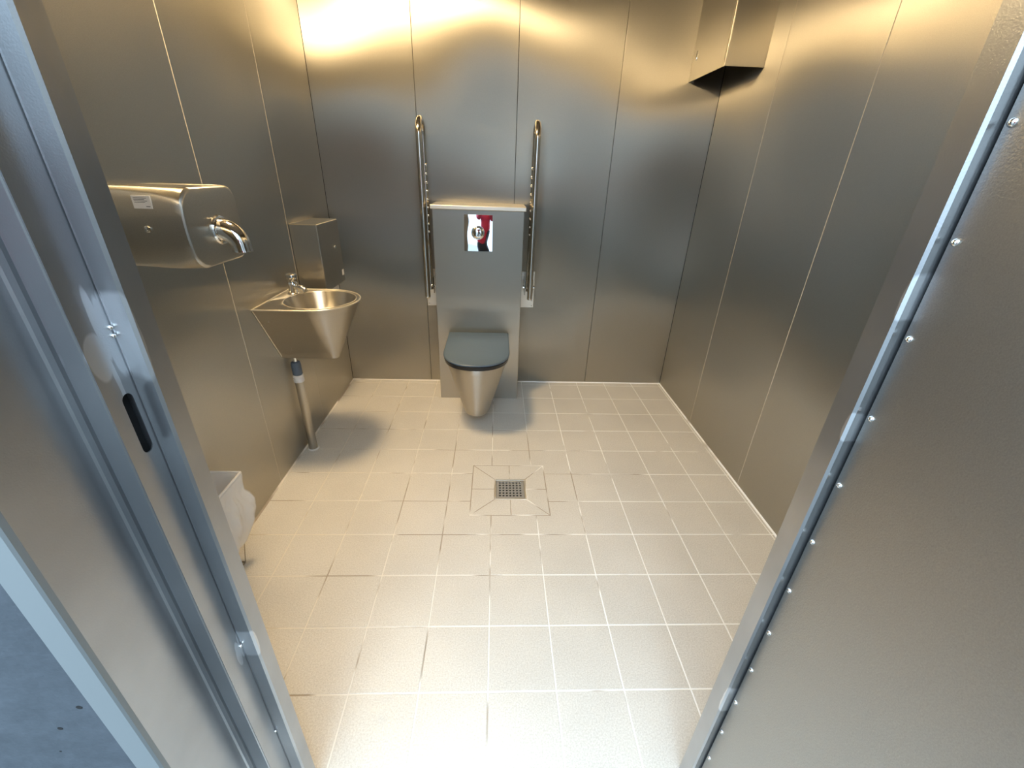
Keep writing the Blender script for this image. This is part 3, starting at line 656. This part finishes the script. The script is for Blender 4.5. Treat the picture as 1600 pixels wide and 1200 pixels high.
# liner: folded over the rim, hanging in loose folds outside
bm = BM(); tt = bmesh.new(); n = 120
def perim(k, off, z_, seed):
    r_ = ringpts(k, off); L4 = [(r_[(i+1) % 4]-r_[i]).length for i in range(4)]; T_ = sum(L4); out = []
    for i in range(n):
        s = T_*i/n; j = 0
        while s > L4[j]: s -= L4[j]; j += 1
        p = r_[j].lerp(r_[(j+1) % 4], s/L4[j]); c_ = sum(r_, Vector())/4; d_ = (p-c_); d_.z = 0; d_.normalize()
        out.append((p, d_))
    return out
levels = [(0.25, -.006, 0.10, 0.0), (0.6, -.006, 0.2, 0.0), (0.98, -.005, bz-.012, 0.0), (1.0, -.003, bz+.003, 0.0), (1.0, .003, bz+.004, 0.0), (1.0, .005, bz-.006, .001),
          (0.97, .004, bz-.035, .003), (0.93, .003, bz-.065, .005), (0.86, .010, bz-.085, .006), (0.78, .019, bz-.115, .007), (0.68, .024, bz-.155, .008), (0.55, .022, bz-.20, .008), (0.40, .014, bz-.245, .007), (0.28, .005, bz-.28, .004)]
rows = []
for li, (k, off, z_, amp) in enumerate(levels):
    row = []
    for i, (p, d_) in enumerate(perim(k, off, z_, li)):
        a = 2*math.pi*i/n; wv = amp*(math.sin(9*a+li*.55)+.7*math.sin(17*a+1.3*li)+.5*math.sin(31*a-.8*li))
        q = p+d_*wv; x_ = max(q.x, XL+.003); zz = z_+(amp*1.1*math.sin(5*a+1.0) if li > 5 else 0)
        row.append(tt.verts.new((x_, q.y, zz)))
    rows.append(row)
for a, b in zip(rows, rows[1:]):
    for i in range(n): tt.faces.new((a[i], a[(i+1) % n], b[(i+1) % n], b[i]))
tt.faces.new(rows[0]); merge(bm, tt)
lin = tag(link('bin_liner', bm, M['film'], None, smooth=True, angle=180), 'translucent white plastic bag folded over the rim of the wire waste basket', 'bin liner')
bm = BM(); rr_ = [p+Vector((0, 0, .004)) for p in ringpts(1.0, 0.002)]
for i in range(4): tube(bm, [rr_[i], rr_[(i+1) % 4]], 0.0042, 10)
tag(link('gathered_rim', bm, M['paper'], lin, smooth=True, angle=60), label='opaque white gathered rim')

# ================================================================= CEILING LAMP (lights the room from above the frame)
t = thing('ceiling_lamp', 'round warm white ceiling lamp above the wash basin side of the room', 'ceiling lamp', (LAMP.x, LAMP.y, ZC))
bm = BM(); lathe(bm, (LAMP.x, LAMP.y, ZC), [(0.165, -.0005), (0.165, -.022), (0.155, -.026)], 48); link('lamp_base', bm, M['white'], t, smooth=True, angle=40)
bm = BM(); lathe(bm, (LAMP.x, LAMP.y, ZC), [(0.150, -.0265), (0.148, -.045), (0.130, -.062), (0.095, -.074), (0.05, -.080), (0.001, -.082)], 48); link('lamp_diffuser', bm, M['lamp'], t, smooth=True, angle=60)

# ================================================================= PHOTOGRAPHER (stands outside, seen only mirrored in the flush plate)
def skin(name, nodes, edges, m, parent, root=0, sub=2):
    """nodes = (x, y, z, rx, ry); one skinned, subdivided surface"""
    me = bpy.data.meshes.new(name); me.from_pydata([n[:3] for n in nodes], edges, []); me.materials.append(m)
    o = bpy.data.objects.new(name, me); C.objects.link(o)
    md = o.modifiers.new('skin', 'SKIN'); md.use_smooth_shade = True
    sv = me.skin_vertices[0].data
    for i, n in enumerate(nodes): sv[i].radius = (n[3], n[4] if len(n) > 4 else n[3]); sv[i].use_root = (i == root)
    sd = o.modifiers.new('sub', 'SUBSURF'); sd.levels = sub; sd.render_levels = sub
    if parent is not None: o.parent = parent; o.matrix_parent_inverse = Matrix.Translation(-parent.location)
    return o
M['skin'] = mat('skin', (0.55, 0.34, 0.25), 0, 0.5); M['jacket'] = mat('red_jacket_cloth', (0.42, 0.012, 0.035), 0, 0.65)
M['trousers'] = mat('black_trouser_cloth', (0.012, 0.012, 0.015), 0, 0.8); M['hair'] = mat('dark_brown_hair', (0.05, 0.03, 0.02), 0, 0.6)
M['shoe'] = mat('dark_shoe', (0.02, 0.02, 0.02), 0, 0.5); M['glass'] = mat('black_glass', (0.01, 0.01, 0.012), 0, 0.08)
PX, PY, GZ = -0.03, -1.26, -0.035
pt = thing('person', 'person in red jacket and black trousers holding a phone, mirrored in the flush plate', 'person', (PX, PY, GZ))
B = [(PX, PY, .93, .13, .10), (PX, PY, 1.08, .12, .09), (PX, PY-.01, 1.24, .15, .10), (PX, PY-.01, 1.38, .14, .09), (PX, PY+.005, 1.46, .055, .055), (PX, PY+.03, 1.52, .055, .06), (PX, PY+.05, 1.585, .078, .095), (PX, PY+.055, 1.66, .075, .095)]
Ed = [(i, i+1) for i in range(7)]
def chain(start, pts):
    p = start
    for q in pts: B.append(q); Ed.append((p, len(B)-1)); p = len(B)-1
    return p
for s in (-1, 1):
    wr = chain(3, [(PX+s*.17, PY, 1.385, .06), (PX+s*.235, PY+.06, 1.14, .043), (PX+s*.16, PY+.24, 1.25, .036), (s*.105+.005, PY+.40, 1.33, .026), (s*.094+.005, PY+.455, 1.345, .030, .016)])
    hx_, hy_, hz_ = s*.094+.005, PY+.455, 1.345
    for k in range(4):   # fingers curl behind the phone
        dz = .024-.016*k; ln = (0.9, 1.0, 0.95, 0.78)[k]
        chain(wr, [(hx_-s*.004, hy_+.022, hz_+dz, .0085), (hx_-s*.010, hy_+.022+.024*ln, hz_+dz*1.1, .008), (hx_-s*.030*ln-s*.008, hy_+.030+.028*ln, hz_+dz*1.1, .0072), (hx_-s*.048*ln-s*.008, hy_+.030+.026*ln, hz_+dz*1.1, .0065)])
    chain(wr, [(hx_-s*.012, hy_+.010, hz_+.026, .010), (hx_-s*.026, hy_+.020, hz_+.036, .009), (hx_-s*.044, hy_+.024, hz_+.036, .008)])
    chain(0, [(PX+s*.095, PY, .86, .085), (PX+s*.10, PY+.015, .47, .056), (PX+s*.105, PY-.01, .06, .036), (PX+s*.108, PY+.06, .0, .035, .025), (PX+s*.110, PY+.15, -.012, .032, .016)])
body = skin('body', B, Ed, M['skin'], pt)
# face: nose, brows, eyes, mouth and ears sit on the head
hc = Vector((PX, PY+.055, 1.615))
def ell(bm, c, r, mi=0, u=16, v=10):
    t = bmesh.new(); bmesh.ops.create_uvsphere(t, u_segments=u, v_segments=v, radius=1)
    for q in t.verts: q.co = Vector((c[0]+q.co.x*r[0], c[1]+q.co.y*r[1], c[2]+q.co.z*r[2]))
    merge(bm, t, mi)
bm = BM(); loft(bm, [circ((hc.x, hc.y+.088, hc.z+.018), .007, 10, 2, .006), circ((hc.x, hc.y+.094, hc.z-.002), .010, 10, 2, .010), circ((hc.x, hc.y+.096, hc.z-.016), .014, 10, 2, .014), circ((hc.x, hc.y+.088, hc.z-.024), .010, 10, 2, .010)]); link('nose', bm, M['skin'], pt, smooth=True, angle=80)
for s in (-1, 1):
    bm = BM(); ell(bm, (hc.x+s*.030, hc.y+.083, hc.z+.012), (.012, .010, .008)); link('eye', bm, M['white'], pt, smooth=True)
    bm = BM(); ell(bm, (hc.x+s*.076, hc.y+.005, hc.z-.002), (.010, .020, .030)); link('ear', bm, M['skin'], pt, smooth=True)
bm = BM(); ell(bm, (hc.x, hc.y+.086, hc.z-.045), (.024, .008, .007)); link('mouth', bm, mat('lips', (.4, .16, .14), 0, .5), pt, smooth=True)
bm = BM(); t_ = bmesh.new(); bmesh.ops.create_uvsphere(t_, u_segments=28, v_segments=18, radius=1)
bmesh.ops.delete(t_, geom=[v for v in t_.verts if v.co.z < -0.45 or (v.co.y > 0.25 and v.co.z < 0.62)], context='VERTS')
for v in t_.verts: v.co = Vector((hc.x+v.co.x*.092, hc.y-.006+v.co.y*.110, hc.z+.022+v.co.z*.105))
merge(bm, t_); link('hair', bm, M['hair'], pt, smooth=True, angle=180)
J = [(PX, PY, .80, .180, .135), (PX, PY, 1.0, .175, .13), (PX, PY-.01, 1.2, .19, .135), (PX, PY-.01, 1.37, .17, .12), (PX, PY, 1.445, .085, .08), (PX, PY+.008, 1.475, .078, .075)]
JE = [(i, i+1) for i in range(5)]
for s in (-1, 1):
    p = 3
    for q in [(PX+s*.175, PY, 1.385, .085), (PX+s*.245, PY+.06, 1.13, .066), (PX+s*.165, PY+.24, 1.25, .054), (s*.112+.005, PY+.375, 1.322, .042)]: J.append(q); JE.append((p, len(J)-1)); p = len(J)-1
skin('jacket', J, JE, M['jacket'], pt)
T = [(PX, PY, 1.0, .150, .115), (PX, PY, .84, .14, .12)]; TE = [(0, 1)]
for s in (-1, 1):
    p = 1
    for q in [(PX+s*.10, PY, .74, .100), (PX+s*.10, PY+.015, .46, .075), (PX+s*.105, PY-.005, .02, .062)]: T.append(q); TE.append((p, len(T)-1)); p = len(T)-1
skin('trousers', T, TE, M['trousers'], pt)
for s in (-1, 1):
    bm = BM(); loft(bm, [[Vector((PX+s*.108+x*w2, PY+.05+y*l2, GZ+z2)) for x, y in arc((0, 0), 1, 0, 345, 23)] for w2, l2, z2 in ((.046, .145, .001), (.050, .150, .012), (.048, .146, .030), (.040, .11, .055), (.036, .06, .085))]); link('shoe', bm, M['shoe'], pt, smooth=True)
ph = thing('smartphone', 'dark smartphone held up in both hands by the person outside the door', 'phone', (0.005, -0.760, 1.31))
bm = BM(); box(bm, (-.073, -.004, -.036), (.073, .004, .036), .0035, 3)
R_ = Matrix.Translation((0.005, -0.760, 1.345)) @ Matrix.Rotation(-PITCH, 4, 'X')
for v in bm.verts: v.co = R_ @ v.co
link('phone_body', bm, M['glass'], ph, smooth=True)
